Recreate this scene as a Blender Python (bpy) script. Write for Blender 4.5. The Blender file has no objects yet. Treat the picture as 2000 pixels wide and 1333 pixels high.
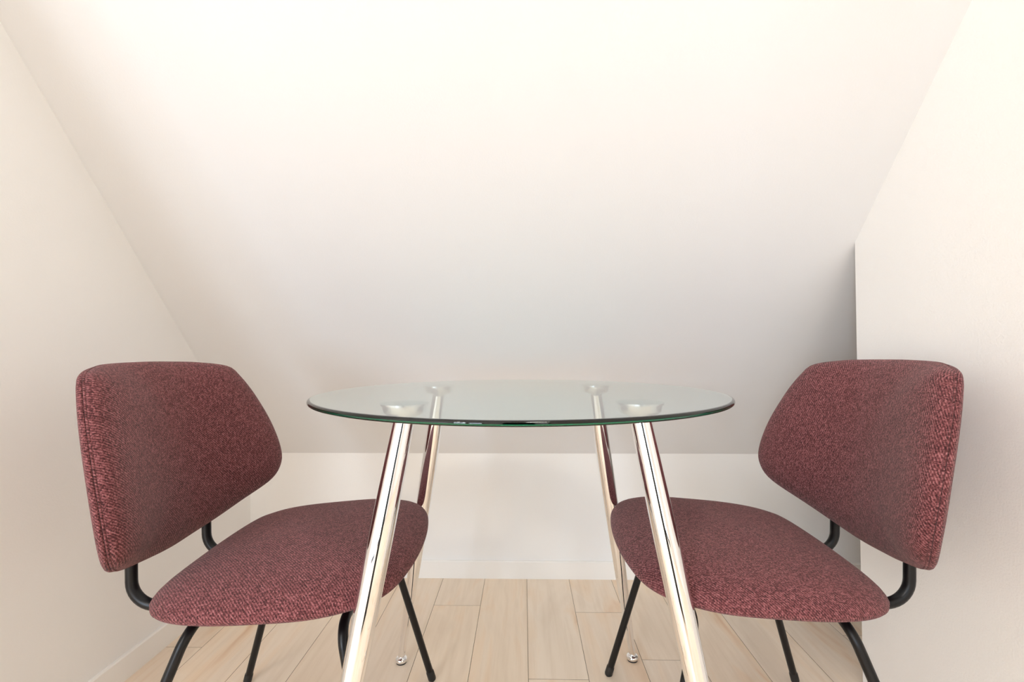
import bpy, bmesh, math, random
from mathutils import Vector, Matrix
random.seed(4)
PI = math.pi
scn = bpy.context.scene
col = scn.collection

# ------------------------------------------------------------------ camera
F_PX = 906.3
cam_d = bpy.data.cameras.new('camera'); cam = bpy.data.objects.new('camera', cam_d); col.objects.link(cam)
cam_d.sensor_fit = 'HORIZONTAL'; cam_d.sensor_width = 36.0; cam_d.lens = F_PX / 2000 * 36.0
cam_d.clip_start = 0.02
_t, _y, _r = 0.0206, 0.0239, -0.0031
_F = Vector((-math.sin(_y) * math.cos(_t), math.cos(_y) * math.cos(_t), math.sin(_t)))
_R = Vector((math.cos(_y), math.sin(_y), 0)); _U = _R.cross(_F)
_R2 = math.cos(_r) * _R + math.sin(_r) * _U; _U2 = -math.sin(_r) * _R + math.cos(_r) * _U
M = Matrix((( _R2.x, _U2.x, -_F.x, 0), (_R2.y, _U2.y, -_F.y, 0), (_R2.z, _U2.z, -_F.z, 0), (0, 0, 0, 1)))
M.translation = Vector((0, 0, 0.8337))
cam.matrix_world = M
scn.camera = cam

# ------------------------------------------------------------------ world, lights, exposure
w = bpy.data.worlds.new('world'); scn.world = w; w.use_nodes = True
bg = w.node_tree.nodes['Background']; bg.inputs[0].default_value = (0.80, 0.90, 1.0, 1); bg.inputs[1].default_value = 1.0
vs = scn.view_settings
vs.view_transform = 'Standard'; vs.look = 'None'; vs.gamma = 1; vs.use_curve_mapping = False
vs.exposure = 0.10
scn.cycles.max_bounces = 16; scn.cycles.diffuse_bounces = 8; scn.cycles.glossy_bounces = 8
scn.cycles.transmission_bounces = 12; scn.cycles.transparent_max_bounces = 12
scn.cycles.use_denoising = True
scn.cycles.sample_clamp_indirect = 6.0
scn.cycles.caustics_refractive = True; scn.cycles.caustics_reflective = True

def area(name, loc, target, sx, sy, power, colr, shape='RECTANGLE'):
    l = bpy.data.lights.new(name, 'AREA'); l.shape = shape; l.size = sx
    if shape in ('RECTANGLE', 'ELLIPSE'): l.size_y = sy
    l.energy = power; l.color = colr
    o = bpy.data.objects.new(name, l); col.objects.link(o); o.location = loc
    o.rotation_euler = (Vector(target) - Vector(loc)).to_track_quat('-Z', 'Y').to_euler()
    return o
CEIL = 2.35
LAMPS = ((0.25, -0.45), (-1.5, -2.0))                 # ceiling lamp behind the camera; the farther one is added for fill light
RX0, RX1, RZ0, RZ1 = -3.00, -1.40, 0.10, 2.10         # glazed door in the rear wall, behind the camera
area('rear_daylight', ((RX0 + RX1) / 2, -4.26, (RZ0 + RZ1) / 2), ((RX0 + RX1) / 2, 0, (RZ0 + RZ1) / 2), RX1 - RX0, RZ1 - RZ0, 140, (0.71, 0.84, 1.0))
QX0, QX1, QZ0, QZ1 = -0.56, 1.30, 0.10, 2.10          # second glazed door, right behind the camera
area('rear_daylight', ((QX0 + QX1) / 2, -4.26, (QZ0 + QZ1) / 2), ((QX0 + QX1) / 2, 0, (QZ0 + QZ1) / 2), QX1 - QX0, QZ1 - QZ0, 22, (0.93, 0.97, 1.0))
area('ceiling_lamp_light', (*LAMPS[0], CEIL - 0.095), (*LAMPS[0], 0), 0.34, 0.34, 10.5, (1.0, 0.97, 0.86), 'DISK')
area('ceiling_lamp_light', (*LAMPS[1], CEIL - 0.095), (*LAMPS[1], 0), 0.34, 0.34, 21, (1.0, 0.93, 0.83), 'DISK')  # fill light of the added second lamp, no known source there

# ------------------------------------------------------------------ materials
def mat(name):
    m = bpy.data.materials.new(name); m.use_nodes = True
    nt = m.node_tree; return m, nt, nt.nodes['Principled BSDF']
def N(nt, typ, **kw):
    n = nt.nodes.new(typ)
    for k, v in kw.items():
        if k.startswith('i_'): n.inputs[int(k[2:])].default_value = v
        else: setattr(n, k, v)
    return n
def ramp(nt, fac, stops):
    r = nt.nodes.new('ShaderNodeValToRGB'); e = r.color_ramp.elements
    while len(e) < len(stops): e.new(0.5)
    for k, (p, c) in enumerate(stops): e[k].position = p; e[k].color = (*c, 1)
    nt.links.new(fac, r.inputs[0]); return r.outputs[0]
def math_n(nt, op, a, b=None, c=None):
    n = nt.nodes.new('ShaderNodeMath'); n.operation = op
    for k, v in enumerate((a, b, c)):
        if v is None: continue
        if isinstance(v, (int, float)): n.inputs[k].default_value = v
        else: nt.links.new(v, n.inputs[k])
    return n.outputs[0]

def wall_material(name, c, stipple=0.10):
    m, nt, b = mat(name)
    b.inputs['Base Color'].default_value = (*c, 1); b.inputs['Roughness'].default_value = 0.75
    tc = N(nt, 'ShaderNodeTexCoord')
    n = N(nt, 'ShaderNodeTexNoise'); n.inputs['Scale'].default_value = 260; n.inputs['Detail'].default_value = 3
    nt.links.new(tc.outputs['Object'], n.inputs['Vector'])
    bp = N(nt, 'ShaderNodeBump'); bp.inputs['Strength'].default_value = stipple; bp.inputs['Distance'].default_value = 0.002
    nt.links.new(n.outputs[0], bp.inputs['Height']); nt.links.new(bp.outputs[0], b.inputs['Normal'])
    return m
def plain(name, c, rough, metal=0.0, spec=None):
    m, nt, b = mat(name); b.inputs['Base Color'].default_value = (*c, 1)
    b.inputs['Roughness'].default_value = rough; b.inputs['Metallic'].default_value = metal
    if spec is not None: b.inputs['Specular IOR Level'].default_value = spec
    return m
def fabric_material():
    m, nt, b = mat('maroon_tweed'); L = nt.links.new
    uv = N(nt, 'ShaderNodeUVMap', uv_map='UVMap')
    sep = N(nt, 'ShaderNodeSeparateXYZ'); L(uv.outputs[0], sep.inputs[0])
    u, v = sep.outputs[0], sep.outputs[1]
    # slight irregularity of the yarns
    nz = N(nt, 'ShaderNodeTexNoise'); nz.inputs['Scale'].default_value = 90; nz.inputs['Detail'].default_value = 2; L(uv.outputs[0], nz.inputs['Vector'])
    wob = math_n(nt, 'MULTIPLY', nz.outputs[0], 0.9)
    # twill ribs running diagonally
    d = math_n(nt, 'ADD', math_n(nt, 'MULTIPLY', math_n(nt, 'ADD', u, v), 1 / 0.0052), wob)
    rib = math_n(nt, 'SINE', math_n(nt, 'MULTIPLY', d, 2 * PI))
    rib = math_n(nt, 'MULTIPLY_ADD', rib, 0.5, 0.5)
    # single yarn floats
    vor = N(nt, 'ShaderNodeTexVoronoi', voronoi_dimensions='2D'); vor.inputs['Scale'].default_value = 520; vor.inputs['Randomness'].default_value = 0.75
    L(uv.outputs[0], vor.inputs['Vector'])
    sc = N(nt, 'ShaderNodeSeparateColor'); L(vor.outputs['Color'], sc.inputs[0])
    cell = sc.outputs[0]
    # melange streaks along the warp
    mp = N(nt, 'ShaderNodeMapping'); mp.inputs['Scale'].default_value = (420, 70, 1); L(uv.outputs[0], mp.inputs[0])
    st = N(nt, 'ShaderNodeTexNoise'); st.inputs['Scale'].default_value = 1; st.inputs['Detail'].default_value = 2; L(mp.outputs[0], st.inputs['Vector'])
    mix = math_n(nt, 'ADD', math_n(nt, 'MULTIPLY', rib, 0.26), math_n(nt, 'MULTIPLY', cell, 0.42))
    mix = math_n(nt, 'ADD', mix, math_n(nt, 'MULTIPLY', st.outputs[0], 0.42))
    c = ramp(nt, mix, [(0.22, (0.035, 0.013, 0.014)), (0.50, (0.128, 0.039, 0.042)), (0.72, (0.25, 0.086, 0.092)), (0.95, (0.40, 0.175, 0.18))])
    L(c, b.inputs['Base Color'])
    b.inputs['Roughness'].default_value = 0.95; b.inputs['Specular IOR Level'].default_value = 0.15
    b.inputs['Sheen Weight'].default_value = 0.12; b.inputs['Sheen Roughness'].default_value = 0.5
    h = math_n(nt, 'ADD', math_n(nt, 'MULTIPLY', rib, 0.6), math_n(nt, 'SUBTRACT', 1.0, vor.outputs['Distance']))
    bp = N(nt, 'ShaderNodeBump'); bp.inputs['Strength'].default_value = 0.55; bp.inputs['Distance'].default_value = 0.0012
    L(h, bp.inputs['Height']); L(bp.outputs[0], b.inputs['Normal'])
    return m
def glass_material():
    m = bpy.data.materials.new('green_tinted_glass'); m.use_nodes = True
    nt = m.node_tree; nt.nodes.clear(); L = nt.links.new
    out = nt.nodes.new('ShaderNodeOutputMaterial')
    g = nt.nodes.new('ShaderNodeBsdfGlass'); g.inputs['IOR'].default_value = 1.5; g.inputs['Roughness'].default_value = 0.0
    g.inputs['Color'].default_value = (1, 1, 1, 1)
    va = nt.nodes.new('ShaderNodeVolumeAbsorption'); va.inputs['Color'].default_value = (0.35, 0.92, 0.85, 1); va.inputs['Density'].default_value = 14.0
    L(g.outputs[0], out.inputs['Surface']); L(va.outputs[0], out.inputs['Volume'])
    return m
def oak_material():
    m, nt, b = mat('pale_oak'); L = nt.links.new
    uv = N(nt, 'ShaderNodeUVMap', uv_map='UVMap')
    at = N(nt, 'ShaderNodeAttribute', attribute_name='plank')       # one random value per board
    off = N(nt, 'ShaderNodeCombineXYZ'); L(math_n(nt, 'MULTIPLY', at.outputs['Fac'], 37.0), off.inputs[0]); L(math_n(nt, 'MULTIPLY', at.outputs['Fac'], 91.0), off.inputs[1])
    add = N(nt, 'ShaderNodeVectorMath', operation='ADD'); L(uv.outputs[0], add.inputs[0]); L(off.outputs[0], add.inputs[1])
    mp = N(nt, 'ShaderNodeMapping'); mp.inputs['Scale'].default_value = (60, 3.0, 1); L(add.outputs[0], mp.inputs[0])
    g = N(nt, 'ShaderNodeTexNoise'); g.inputs['Scale'].default_value = 1; g.inputs['Detail'].default_value = 5; g.inputs['Roughness'].default_value = 0.6; L(mp.outputs[0], g.inputs['Vector'])
    mp2 = N(nt, 'ShaderNodeMapping'); mp2.inputs['Scale'].default_value = (12, 2.6, 1); L(add.outputs[0], mp2.inputs[0])
    g2 = N(nt, 'ShaderNodeTexNoise'); g2.inputs['Scale'].default_value = 1; g2.inputs['Detail'].default_value = 3; g2.inputs['Distortion'].default_value = 0.8; L(mp2.outputs[0], g2.inputs['Vector'])
    base = ramp(nt, g2.outputs[0], [(0.30, (0.89, 0.76, 0.62)), (0.50, (0.95, 0.82, 0.68)), (0.64, (0.94, 0.77, 0.60)), (0.76, (0.84, 0.60, 0.41))])
    fine = ramp(nt, g.outputs[0], [(0.28, (0.93, 0.91, 0.885)), (0.55, (1.0, 1.0, 1.0))])
    mx = N(nt, 'ShaderNodeMix', data_type='RGBA', blend_type='MULTIPLY'); mx.inputs[0].default_value = 1.0
    L(base, mx.inputs[6]); L(fine, mx.inputs[7])
    tone = ramp(nt, at.outputs['Fac'], [(0.0, (0.97, 0.945, 0.92)), (0.5, (1, 1, 1)), (1.0, (1.0, 0.965, 0.92))])
    mx2 = N(nt, 'ShaderNodeMix', data_type='RGBA', blend_type='MULTIPLY'); mx2.inputs[0].default_value = 1.0
    L(mx.outputs[2], mx2.inputs[6]); L(tone, mx2.inputs[7]); L(mx2.outputs[2], b.inputs['Base Color'])
    b.inputs['Roughness'].default_value = 0.42; b.inputs['Specular IOR Level'].default_value = 0.35
    bp = N(nt, 'ShaderNodeBump'); bp.inputs['Strength'].default_value = 0.06; bp.inputs['Distance'].default_value = 0.001
    L(g.outputs[0], bp.inputs['Height']); L(bp.outputs[0], b.inputs['Normal'])
    return m

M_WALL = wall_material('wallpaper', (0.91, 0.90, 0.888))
M_SLOPE = wall_material('dimmed_wallpaper', (0.815, 0.815, 0.820))  # copy of the wall paper, darkened and cooled to temper light on the slope
M_PLASTER = wall_material('stippled_plaster', (0.915, 0.905, 0.89), 0.30)
M_BASE = plain('baseboard_white', (0.94, 0.918, 0.885), 0.45)
M_SEAM = plain('board_gap', (0.42, 0.33, 0.24), 0.8)
M_OAK = oak_material()
M_FAB = fabric_material()
M_BLACK = plain('black_powder_coat', (0.004, 0.004, 0.005), 0.33, 0.0, 0.35)
M_RUB = plain('black_plastic', (0.012, 0.012, 0.012), 0.55)
M_CHROME = plain('chrome', (0.93, 0.93, 0.94), 0.03, 1.0)
M_SATIN = plain('satin_metal', (0.80, 0.80, 0.79), 0.22, 1.0)
M_GLASS = glass_material()
M_DARKF = plain('dark_window_frame', (0.03, 0.03, 0.035), 0.4)
M_DOOR = plain('door_white', (0.80, 0.78, 0.75), 0.4)
M_PANE = M_CHROME

# ------------------------------------------------------------------ helpers
def obj(name, bm, m, parent=None, smooth=False, auto=None):
    me = bpy.data.meshes.new(name)
    bmesh.ops.recalc_face_normals(bm, faces=bm.faces)
    bm.to_mesh(me); bm.free()
    for mm in (m if isinstance(m, (list, tuple)) else [m]): me.materials.append(mm)
    if smooth:
        for p in me.polygons: p.use_smooth = True
    if smooth:
        for p in me.polygons:
            if len(p.vertices) > 8: p.use_smooth = False
    if auto is not None: me.set_sharp_from_angle(angle=math.radians(auto))
    o = bpy.data.objects.new(name, me); col.objects.link(o)
    if parent: o.parent = parent
    return o
def struct(name, bm, m, label=None, **k):
    o = obj(name, bm, m, **k); o['kind'] = 'structure'
    if label: o['label'] = label
    return o
def box(bm, x0, x1, y0, y1, z0, z1):
    vs_ = [bm.verts.new((x, y, z)) for x in (x0, x1) for y in (y0, y1) for z in (z0, z1)]
    for f in ((0, 1, 3, 2), (4, 6, 7, 5), (0, 4, 5, 1), (2, 3, 7, 6), (0, 2, 6, 4), (1, 5, 7, 3)):
        bm.faces.new([vs_[i] for i in f])
def prism(bm, pts, ax, a, b):
    # polygon in the two other axes, extruded along axis ax from a to b
    def P(p, t):
        return (t, p[0], p[1]) if ax == 'x' else (p[0], t, p[1]) if ax == 'y' else (p[0], p[1], t)
    A = [bm.verts.new(P(p, a)) for p in pts]; B = [bm.verts.new(P(p, b)) for p in pts]
    bm.faces.new(A); bm.faces.new(B[::-1])
    for i in range(len(pts)):
        j = (i + 1) % len(pts); bm.faces.new((A[i], B[i], B[j], A[j]))
def fillet(pts, rad, n=10):
    pts = [Vector(p) for p in pts]; out = [pts[0]]
    for i in range(1, len(pts) - 1):
        a, b, c = pts[i - 1], pts[i], pts[i + 1]
        u = (a - b).normalized(); v = (c - b).normalized(); ang = u.angle(v)
        d = min(rad / math.tan(ang / 2), (a - b).length * .48 if i > 1 else (a - b).length * .9, (c - b).length * .48 if i < len(pts) - 2 else (c - b).length * .9)
        p0, p1 = b + u * d, b + v * d
        r = d * math.tan(ang / 2); cen = b + (u + v).normalized() * (r / math.sin(ang / 2))
        s, e = p0 - cen, p1 - cen; tot = s.angle(e); axis = s.cross(e).normalized()
        for k in range(n + 1): out.append(cen + Matrix.Rotation(tot * k / n, 3, axis) @ s)
    out.append(pts[-1]); return out
def tube(bm, pts, r, seg=20, cap=True):
    pts = [Vector(p) for p in pts]; n = len(pts)
    rs = r if isinstance(r, (list, tuple)) else [r] * n
    T = [(pts[min(i + 1, n - 1)] - pts[max(i - 1, 0)]).normalized() for i in range(n)]
    nrm = T[0].orthogonal().normalized(); rings = []
    for i in range(n):
        if i: nrm = (T[i - 1].rotation_difference(T[i]) @ nrm)
        nrm = (nrm - T[i] * nrm.dot(T[i])).normalized(); bi = T[i].cross(nrm)
        rings.append([bm.verts.new(pts[i] + (nrm * math.cos(2 * PI * k / seg) + bi * math.sin(2 * PI * k / seg)) * rs[i]) for k in range(seg)])
    for a, b in zip(rings, rings[1:]):
        for k in range(seg): bm.faces.new((a[k], a[(k + 1) % seg], b[(k + 1) % seg], b[k]))
    if cap: bm.faces.new(rings[0][::-1]); bm.faces.new(rings[-1])
def lathe(bm, prof, seg=48, mtx=None, cap0=True, cap1=True):
    rings = []
    for r, z in prof:
        ring = []
        for k in range(seg):
            p = Vector((r * math.cos(2 * PI * k / seg), r * math.sin(2 * PI * k / seg), z))
            ring.append(bm.verts.new(mtx @ p if mtx else p))
        rings.append(ring)
    for a, b in zip(rings, rings[1:]):
        for k in range(seg): bm.faces.new((a[k], a[(k + 1) % seg], b[(k + 1) % seg], b[k]))
    if cap0: bm.faces.new(rings[0][::-1])
    if cap1: bm.faces.new(rings[-1])
def empty(name, loc, rz, label, cat, group=None):
    o = bpy.data.objects.new(name, None); col.objects.link(o); o.empty_display_size = .1
    o.location = loc; o.rotation_euler = (0, 0, rz); o['label'] = label; o['category'] = cat
    if group: o['group'] = group
    return o

# ------------------------------------------------------------------ the room
DW, KZ, K = 1.7192, 0.4542, 1.2074                   # knee wall distance, its height, slope of the attic ceiling
XL, XR, YC = -1.0194, 0.8349, 1.1849                 # left wall, right wall, corner where the right wall ends
XA, YB = 1.65, -4.2                                  # far side of the recess, rear wall
YF, XWL, XWR = 0.30, -3.2, 3.0                       # the room widens behind the camera
TH = 0.12
S = lambda y: KZ + K * (DW - y)
YS = DW - (CEIL - KZ) / K                            # where the slope meets the flat ceiling
PW, PX = 0.153, 0.0105

# floor: boards running away from the camera, with thin dark joints
def build_floor():
    bm = bmesh.new(); box(bm, XWL - TH, XWR + TH, YB - TH, DW + TH, -0.05, -0.004)
    for f in bm.faces: f.material_index = 1
    uvl = bm.loops.layers.uv.new('UVMap'); pl = bm.verts.layers.float.new('plank')
    joints = {0: [1.195], 1: [1.498], 2: [1.274], -2: [1.531], -7: [1.303], -6: [1.05], 6: [1.393], 5: [1.02], 4: [0.98], 3: [1.04], -1: [1.0], -3: [1.06], -4: [0.99], -5: [1.08]}
    g = 0.0006
    for i in range(-22, 21):
        x0, x1 = PX + i * PW, PX + (i + 1) * PW
        x0, x1 = max(x0, XWL - .1), min(x1, XWR + .1)
        if x1 - x0 < .005: continue
        j0 = joints.get(i, [random.uniform(.6, 1.5)])[0]
        ys = [j0 + k * 0.91 for k in range(-7, 4)]
        ys = [YB - .1] + [y for y in ys if YB < y < DW + .02] + [DW + .1]
        for a, b in zip(ys, ys[1:]):
            if b - a < .01: continue
            r = random.random(); vb = []
            for (x, y, z) in ((x0 + g, a + g, 0), (x1 - g, a + g, 0), (x1 - g, b - g, 0), (x0 + g, b - g, 0)):
                q = bm.verts.new((x, y, z)); q[pl] = r; vb.append(q)
            lo = []
            for q in vb:
                t = bm.verts.new((q.co.x, q.co.y, -0.004)); t[pl] = r; lo.append(t)
            f = bm.faces.new(vb)
            for lp in f.loops: lp[uvl].uv = (lp.vert.co.x, lp.vert.co.y)
            for k in range(4):
                f = bm.faces.new((vb[k], lo[k], lo[(k + 1) % 4], vb[(k + 1) % 4])); f.material_index = 1
    return struct('floor', bm, [M_OAK, M_SEAM], 'pale oak plank floor')
build_floor()

bm = bmesh.new()
prism(bm, [(YF, -.05), (DW + TH, -.05), (DW + TH, KZ), (DW, KZ), (YF, S(YF))], 'x', XL - TH, XL)
struct('wall_left', bm, M_WALL, 'off-white gable wall left of the table')
bm = bmesh.new(); box(bm, XL, XA, DW, DW + TH, -.05, KZ + .1)
struct('wall_back', bm, M_WALL, 'low off-white knee wall behind the table')
nrm = Vector((0, K, 1)).normalized()                 # outward from the room
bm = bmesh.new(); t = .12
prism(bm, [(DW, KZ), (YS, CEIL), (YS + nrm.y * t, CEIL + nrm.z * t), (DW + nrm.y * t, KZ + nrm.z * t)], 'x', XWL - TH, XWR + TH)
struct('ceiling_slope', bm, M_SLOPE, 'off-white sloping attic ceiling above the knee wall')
bm = bmesh.new(); box(bm, XWL - TH, XWR + TH, YB - TH, YS, CEIL, CEIL + .1)
struct('ceiling', bm, M_WALL, 'flat off-white ceiling')
bm = bmesh.new()
yt = DW - (CEIL - KZ) / K
prism(bm, [(YF, -.05), (YC, -.05), (YC, S(YC)), (YF, S(YF))], 'x', XR, XR + .14)
bv = [e for e in bm.edges if abs(e.verts[0].co.y - YC) < 1e-5 and abs(e.verts[1].co.y - YC) < 1e-5 and abs(e.verts[0].co.x - XR) < 1e-5 and abs(e.verts[1].co.x - XR) < 1e-5]
bmesh.ops.bevel(bm, geom=bv, offset=.003, segments=3, affect='EDGES')
struct('wall_right', bm, M_PLASTER, 'off-white wall right of the table, ending in a corner')
bm = bmesh.new(); prism(bm, [(YC - .5, -.05), (DW + TH, -.05), (DW + TH, KZ), (DW, KZ), (YC - .5, S(YC - .5))], 'x', XA, XA + TH)
struct('wall_alcove', bm, M_WALL)
bm = bmesh.new(); prism(bm, [(XR + .14, -.05), (XA, -.05), (XA, S(YC - .5)), (XR + .14, S(YC - .5))], 'y', YC - .5 - .05, YC - .5)
struct('wall_recess', bm, M_WALL)
bm = bmesh.new()
for a, b, c, d in ((XWL - TH, RX0, -.05, CEIL), (RX1, QX0, -.05, CEIL), (QX1, XWR + TH, -.05, CEIL), (QX0, QX1, -.05, QZ0), (QX0, QX1, QZ1, CEIL), (RX0, RX1, -.05, RZ0), (RX0, RX1, RZ1, CEIL)):
    box(bm, a, b, YB - TH, YB, c, d)
struct('wall_rear', bm, M_WALL)
bm = bmesh.new()
box(bm, XWL - TH, XWL, YB, YF + .2, -.05, CEIL)
struct('wall_far_left', bm, M_WALL)
bm = bmesh.new(); box(bm, XWR, XWR + TH, YB, YF + .2, -.05, CEIL)
struct('wall_far_right', bm, M_WALL)
bm = bmesh.new(); box(bm, XWL, XL - TH, YF, YF + TH, -.05, S(YF)); 
struct('wall_front_left', bm, M_WALL)
bm = bmesh.new(); box(bm, XR + .14, XWR, YF, YF + TH, -.05, S(YF)); 
struct('wall_front_right', bm, M_WALL)
# baseboards
BH, BT = 0.0635, 0.009
def baseboard(name, pts, ax, a, b):
    bm = bmesh.new(); prism(bm, pts, ax, a, b)
    e = [x for x in bm.edges]
    return struct(name, bm, M_BASE, 'low white baseboard')
baseboard('baseboard_back', [(DW - BT, 0), (DW, 0), (DW, BH), (DW - BT + .003, BH), (DW - BT, BH - .003)], 'x', XL + BT, XA)
baseboard('baseboard_left', [(XL, 0), (XL + BT, 0), (XL + BT, BH - .003), (XL + BT - .003, BH), (XL, BH)], 'y', YF, DW)

# glazed opening in the rear wall
fw = .09
for n_w, (a, b, c, d, mulls) in enumerate(((RX0, RX1, RZ0, RZ1, ((RX0 + RX1) / 2,)), (QX0, QX1, QZ0, QZ1, (.46,)))):
    bm = bmesh.new()
    box(bm, a, a + fw, YB - .05, YB - .005, c, d); box(bm, b - fw, b, YB - .05, YB - .005, c, d)
    box(bm, a + fw, b - fw, YB - .05, YB - .005, c, c + fw); box(bm, a + fw, b - fw, YB - .05, YB - .005, d - fw, d)
    for xm in mulls: box(bm, xm - .07, xm + .07, YB - .05, YB - .005, c + fw, d - fw)
    struct('window_%d' % (n_w + 1), bm, M_DARKF)
# ceiling lamp behind the camera and the added fill lamp
ml, ntl, bl = mat('lamp_diffuser'); bl.inputs['Base Color'].default_value = (.9, .88, .85, 1); bl.inputs['Emission Color'].default_value = (1, .9, .75, 1); bl.inputs['Emission Strength'].default_value = 4
for (lx, ly), lab in zip(LAMPS, ('round white flush ceiling lamp just behind the camera', 'round white flush ceiling lamp added farther back for fill light')):
    lamp = empty('ceiling_lamp', (lx, ly, CEIL), 0, lab, 'lamp', 'ceiling lamps behind the camera')
    bm = bmesh.new(); lathe(bm, [(.20, 0), (.20, -.03), (.17, -.045)]); obj('base', bm, M_BASE, lamp)
    bm = bmesh.new(); lathe(bm, [(.17, -.045), (.175, -.07), (.16, -.085), (.10, -.092)]); obj('diffuser', bm, ml, lamp)

# unseen dark cabinet shape, added only to mirror a dark line in the chrome legs
upright = empty('added_dark_upright', (0, -.95, 0), 0, 'added tall black cabinet shape, unseen, mirrored as a dark line in the chrome table legs', 'reflection stand-in')
bm = bmesh.new(); box(bm, -.20, .20, -.16, .16, .03, 1.75); box(bm, -.19, .19, -.15, .15, 0, .03); obj('body', bm, M_RUB, upright)
bm = bmesh.new(); box(bm, -.196, .196, .1605, .178, .035, 1.745); bmesh.ops.bevel(bm, geom=list(bm.edges), offset=.002, segments=2, affect='EDGES'); dr = obj('door', bm, M_RUB, upright)
bm = bmesh.new(); tube(bm, fillet([(.16, .178, .85), (.16, .205, .85), (.16, .205, 1.05), (.16, .178, 1.05)], .01), .005, 12); obj('handle', bm, M_BLACK, dr, smooth=True, auto=50)

# ------------------------------------------------------------------ the glass table
TX, TY, TR, TZ, TROT = -0.0081, 0.9525, 0.3989, 0.750, 0.0349
GT = 0.008
table = empty('glass_table', (TX, TY, 0), TROT, 'round clear glass table with green edge on four slanted chrome legs', 'table')
bm = bmesh.new()
prof = []
n = 8
for k in range(n + 1):                                # polished, rounded rim
    a = -PI / 2 + PI * k / n
    prof.append((TR - .0035 + .0035 * math.cos(a), TZ - GT / 2 + GT / 2 * math.sin(a)))
prof = [(TR - .006, TZ - GT)] + prof + [(TR - .006, TZ)]
lathe(bm, prof, 256)
obj('glass_top', bm, M_GLASS, table, smooth=True, auto=30)
LA, LB = 0.192, 0.3098
zt_ = TZ - GT
for sx in (-1, 1):
    for sy in (1, -1):
        top = Vector((sx * LA, sy * LA, zt_ - .017)); foot = Vector((sx * LB, sy * LB, .016))
        leg_dir = top - foot
        prof = [(0.0, .0088), (.02, .0094), (.12, .0112), (.30, .0145), (.50, .0178), (.66, .0192), (.78, .0192), (.90, .0180), (1.0, .0168)]
        pts, rs = [], []
        for i in range(len(prof) - 1):
            for k in range(4):
                f = k / 4; tt = prof[i][0] * (1 - f) + prof[i + 1][0] * f
                pts.append(foot + leg_dir * tt); rs.append(prof[i][1] * (1 - f) + prof[i + 1][1] * f)
        pts.append(foot + leg_dir); rs.append(prof[-1][1])
        for it in range(3):
            rs = [rs[0]] + [(rs[i - 1] + 2 * rs[i] + rs[i + 1]) / 4 for i in range(1, len(rs) - 1)] + [rs[-1]]
        bm = bmesh.new(); tube(bm, pts, rs, 48)
        leg = obj('leg', bm, M_CHROME, table, smooth=True, auto=40)
        # foot: small chrome ball glide on a thin neck
        mt = Matrix.Translation((sx * LB, sy * LB, 0))
        bm = bmesh.new(); lathe(bm, [(.0110, .002), (.0145, .004), (.0160, .0075), (.0160, .0105), (.0140, .0140), (.0100, .0162), (.0065, .0172), (.0060, .024)], 32, mt)
        obj('foot', bm, M_CHROME, leg, smooth=True, auto=60)
        bm = bmesh.new(); lathe(bm, [(.0130, 0), (.0138, .002), (.0130, .0042)], 32, mt); obj('foot_pad', bm, M_RUB, leg)
        # mounting cup that carries the glass
        mt = Matrix.Translation((sx * LA, sy * LA, 0))
        bm = bmesh.new(); lathe(bm, [(.0150, zt_ - .026), (.0190, zt_ - .022), (.031, zt_ - .018), (.0345, zt_ - .014), (.0365, zt_ - .0035), (.0390, zt_ - .0030), (.0390, zt_ - .0004)], 48, mt)
        obj('mounting_cup', bm, M_SATIN, leg, smooth=True, auto=50)

# ------------------------------------------------------------------ the chairs
def catmull_closed(P, n):
    m = len(P); out = []
    dense = []
    for i in range(m):
        p0, p1, p2, p3 = P[i - 1], P[i], P[(i + 1) % m], P[(i + 2) % m]
        for k in range(24):
            t = k / 24
            dense.append(tuple(.5 * ((2 * p1[c]) + (-p0[c] + p2[c]) * t + (2 * p0[c] - 5 * p1[c] + 4 * p2[c] - p3[c]) * t * t + (-p0[c] + 3 * p1[c] - 3 * p2[c] + p3[c]) * t ** 3) for c in (0, 1)))
    L = [0]
    for a, b in zip(dense, dense[1:] + dense[:1]): L.append(L[-1] + math.hypot(a[0] - b[0], a[1] - b[1]))
    j = 0
    for k in range(n):
        s = L[-1] * k / n
        while L[j + 1] < s: j += 1
        f = (s - L[j]) / (L[j + 1] - L[j]); a, b = dense[j], dense[(j + 1) % len(dense)]
        out.append((a[0] + (b[0] - a[0]) * f, a[1] + (b[1] - a[1]) * f))
    return out
BX, BREC, BK = -0.2547, 0.1841, 1.604
half = [(.8134, 0), (.8124, .078), (.8094, .131), (.7984, .190), (.7734, .212), (.724, .236), (.654, .2564), (.590, .2667), (.545, .2610), (.508, .2330), (.477, .1640), (.4560, .085)]
outline = [(v, z) for z, v in half] + [(0, .4457)] + [(-v, z) for z, v in half[:0:-1]]
OUT = catmull_closed(outline, 144)
ZC = 0.60
def back_pt(v, z, off):
    x = BX - (z - .56) * BREC + BK * v * v
    nx = Vector((1, -2 * BK * v, BREC)).normalized()
    return Vector((x, v, z)) + nx * off
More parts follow.
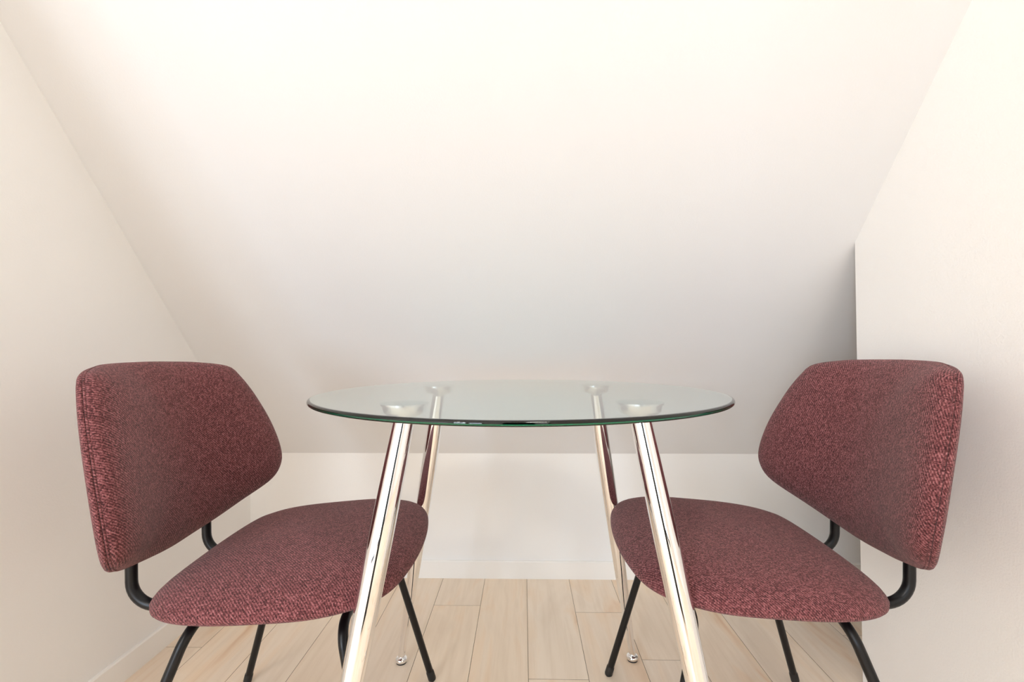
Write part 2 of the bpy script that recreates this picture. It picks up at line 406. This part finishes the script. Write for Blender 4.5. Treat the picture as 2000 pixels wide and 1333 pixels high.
def ring_mesh(rings, close_first=True, close_last=True):
    """rings: list of (list of Vector, list of uv)"""
    bm = bmesh.new(); uvl = bm.loops.layers.uv.new('UVMap'); R_ = []
    for pts, uvs in rings:
        R_.append([(bm.verts.new(p), q) for p, q in zip(pts, uvs)])
    def face(c):
        f = bm.faces.new([v for v, _ in c])
        for lp, (_, q) in zip(f.loops, c): lp[uvl].uv = q
    for a, b in zip(R_, R_[1:]):
        m = len(a)
        for k in range(m): face([a[k], a[(k + 1) % m], b[(k + 1) % m], b[k]])
    for flag, ring in ((close_first, R_[0][::-1]), (close_last, R_[-1])):
        if flag:
            c = Vector((0, 0, 0))
            for v, _ in ring: c += v.co
            c /= len(ring); cv = bm.verts.new(c)
            q = (sum(u[0] for _, u in ring) / len(ring), sum(u[1] for _, u in ring) / len(ring))
            for k in range(len(ring)): face([ring[k], ring[(k + 1) % len(ring)], (cv, q)])
    return bm
def back_rings(spec, dirsign=1):
    out = []; prev = None; acc = [0] * len(OUT)
    for s, off in spec:
        pts = [back_pt(v * s, ZC + (z - ZC) * s, off(v, z, s) if callable(off) else off) for v, z in OUT]
        if prev: acc = [a + (p - q).length for a, p, q in zip(acc, pts, prev)]
        uvs = []
        for k, (v, z) in enumerate(OUT):
            d = math.hypot(v, z - ZC); s0 = spec[0][0]
            uvs.append((v / d * (acc[k] + s0 * d), ZC + (z - ZC) / d * (acc[k] + s0 * d)))
        out.append((pts, uvs)); prev = pts
    return out
TF, TB = 0.050, 0.012
def front_off(s): return -0.002 + TF * max(0, 1 - s ** 4) ** .55
def wob(v, z, s):     # soft unevenness of the upholstery near the ends
    return .0016 * math.sin(v * 38 + z * 9) * s * s + .001 * math.sin(z * 55 + v * 12) * s ** 3
spec_f = [(s, (lambda v, z, s_, s=s: front_off(s) + wob(v, z, s))) for s in (.03, .12, .22, .32, .42, .52, .60, .67, .73, .78, .83, .87, .90, .93, .955, .975, .988, .996, 1.0)]
spec_f += [(1.0, -.004), (.994, -.0065), (.980, -.0075), (.95, -.0075)]
spec_b = [(.95, -.0070), (.980, -.0078), (.994, -.0088), (.999, -.0110), (.996, -.0140), (.985, -.0165), (.96, -.0185), (.88, -.020), (.7, -.021), (.4, -.022), (.05, -.022)]

SA, SMX, SZ, SH, SHB, CROWN, TILT = 0.2172, 0.0476, 0.4331, 0.028, 0.0175, 0.0207, 0.0554
_sx = [-.97, -.88, -.7, -.4, 0, .4, .7, .88, .97]; _sw = [.140, .1900, .2225, .2427, .2510, .2500, .2270, .1840, .1040]
SO = catmull_closed([(SMX - SA, 0)] + [(SMX + SA * a, b_) for a, b_ in zip(_sx, _sw)] + [(SMX + SA, 0)] + [(SMX + SA * a, -b_) for a, b_ in zip(_sx[::-1], _sw[::-1])], 144)
def seat_rings():
    out = []
    prof = [(.03, 1.0), (.15, 1.0), (.3, 1.0), (.45, 1.0), (.58, 1.0), (.68, .985), (.76, .94), (.82, .87), (.87, .78), (.91, .67), (.945, .53), (.97, .38), (.988, .2), (1.0, .02), (.998, -.2), (.985, -.42), (.96, -.62), (.925, -.80), (.88, -.92), (.82, -.985), (.6, -1.0), (.3, -1.0), (.05, -1.0)]
    prev = None; acc = [0] * len(SO)
    for s, h in prof:
        pts = []
        for (X0, Y0) in SO:
            X = SMX + (X0 - SMX) * s; Y = Y0 * s
            Z = SZ + (SH * h + CROWN * (1 - s * s) if h > 0 else SHB * h) + TILT * (X - SMX)
            if h > 0: Z += .0010 * math.sin(X * 40 + Y * 22) * (1 - s)
            pts.append(Vector((X, Y, Z)))
        if prev: acc = [q + (p - o).length for q, p, o in zip(acc, pts, prev)]
        uvs = []
        for k, (X0, Y0) in enumerate(SO):
            d = math.hypot(X0 - SMX, Y0); r = acc[k] + .03 * d
            uvs.append((Y0 / d * r, (X0 - SMX) / d * r))
        out.append((pts, uvs)); prev = pts
    return out

FFX, FFW, RFX, RFW = .2467, .2378, -.2136, .2479      # front foot, rear foot
FTX, FTW, RTX, RTW = .1532, .1735, -.0944, .1696         # leg tops
UX, UW, RZ = -.2331, .1068, .3842
LR, UR = .0084, .0094
def make_chair(label):
    t = empty('dining_chair', (0, 0, 0), 0, label, 'chair', 'maroon upholstered dining chairs')
    obj('seat', ring_mesh(seat_rings()), M_FAB, t, smooth=True)
    b = obj('backrest', ring_mesh(back_rings(spec_f), True, False), M_FAB, t, smooth=True)
    obj('back_panel', ring_mesh(back_rings(spec_b), False, True), M_FAB, b, smooth=True)
    # raised piping along the rim where front cushion and back panel meet
    pts = [back_pt(v * .996, ZC + (z - ZC) * .996, -.0068) for v, z in OUT]
    bm = bmesh.new(); uvl = bm.loops.layers.uv.new('UVMap')
    n_ = len(pts); seg = 8; rings = []
    for i in range(n_):
        T_ = (pts[(i + 1) % n_] - pts[i - 1]).normalized(); o_ = (pts[i] - Vector((pts[i].x, 0, ZC))).normalized()
        a_ = (o_ - T_ * o_.dot(T_)).normalized(); b_ = T_.cross(a_)
        rings.append([bm.verts.new(pts[i] + (a_ * math.cos(2 * PI * k / seg) + b_ * math.sin(2 * PI * k / seg)) * .0017) for k in range(seg)])
    for i in range(n_):
        a_, c_ = rings[i], rings[(i + 1) % n_]
        for k in range(seg):
            f = bm.faces.new((a_[k], a_[(k + 1) % seg], c_[(k + 1) % seg], c_[k]))
            for lp in f.loops: lp[uvl].uv = (lp.vert.co.y, lp.vert.co.z)
    obj('piping', bm, M_FAB, b, smooth=True)
    zt = .3775
    for sx, fx, fw_, tx, tw in ((1, FFX, FFW, FTX, FTW), (-1, RFX, RFW, RTX, RTW)):
        for sy in (-1, 1):
            foot = Vector((fx, sy * fw_, .010)); top = Vector((tx, sy * tw, zt))
            mid = Vector((tx - sx * .02, 0, zt))
            bm = bmesh.new(); tube(bm, fillet([foot, top, Vector((tx, 0, zt))], .042), LR)
            leg = obj('leg', bm, M_BLACK, t, smooth=True, auto=50)
            d = (top - foot).normalized()
            bm = bmesh.new()
            base = foot - d * .0095
            tube(bm, [base, base + d * .003, base + d * .022, base + d * .026], [.0090, .0099, .0097, .0086], 20)
            for v in bm.verts:
                if v.co.z < .0008: v.co.z = 0.0
            obj('foot_cap', bm, M_RUB, leg, smooth=True, auto=50)
    for sy in (-1, 1):
        xt = back_pt(UW, .53, 0).x - .006
        bm = bmesh.new(); tube(bm, fillet([(xt, sy * UW, .55), (UX, sy * UW, RZ), (FTX + .01, sy * UW, RZ)], .045), UR)
        obj('back_support', bm, M_BLACK, t, smooth=True, auto=50)
    return t
def copy_tree(o, parent=None):
    c = o.copy(); col.objects.link(c)
    if parent: c.parent = parent
    for ch in list(o.children): copy_tree(ch, c)
    return c
chair = make_chair('maroon tweed dining chair with black legs, left of the glass table')
chair2 = copy_tree(chair)
chair.location = (-.4674, .9344, 0); chair.rotation_euler = (0, 0, .0593)
chair2.location = (.4516, .9625, 0); chair2.rotation_euler = (0, 0, PI - .0532)
chair2['label'] = 'maroon tweed dining chair with black legs, right of the glass table'
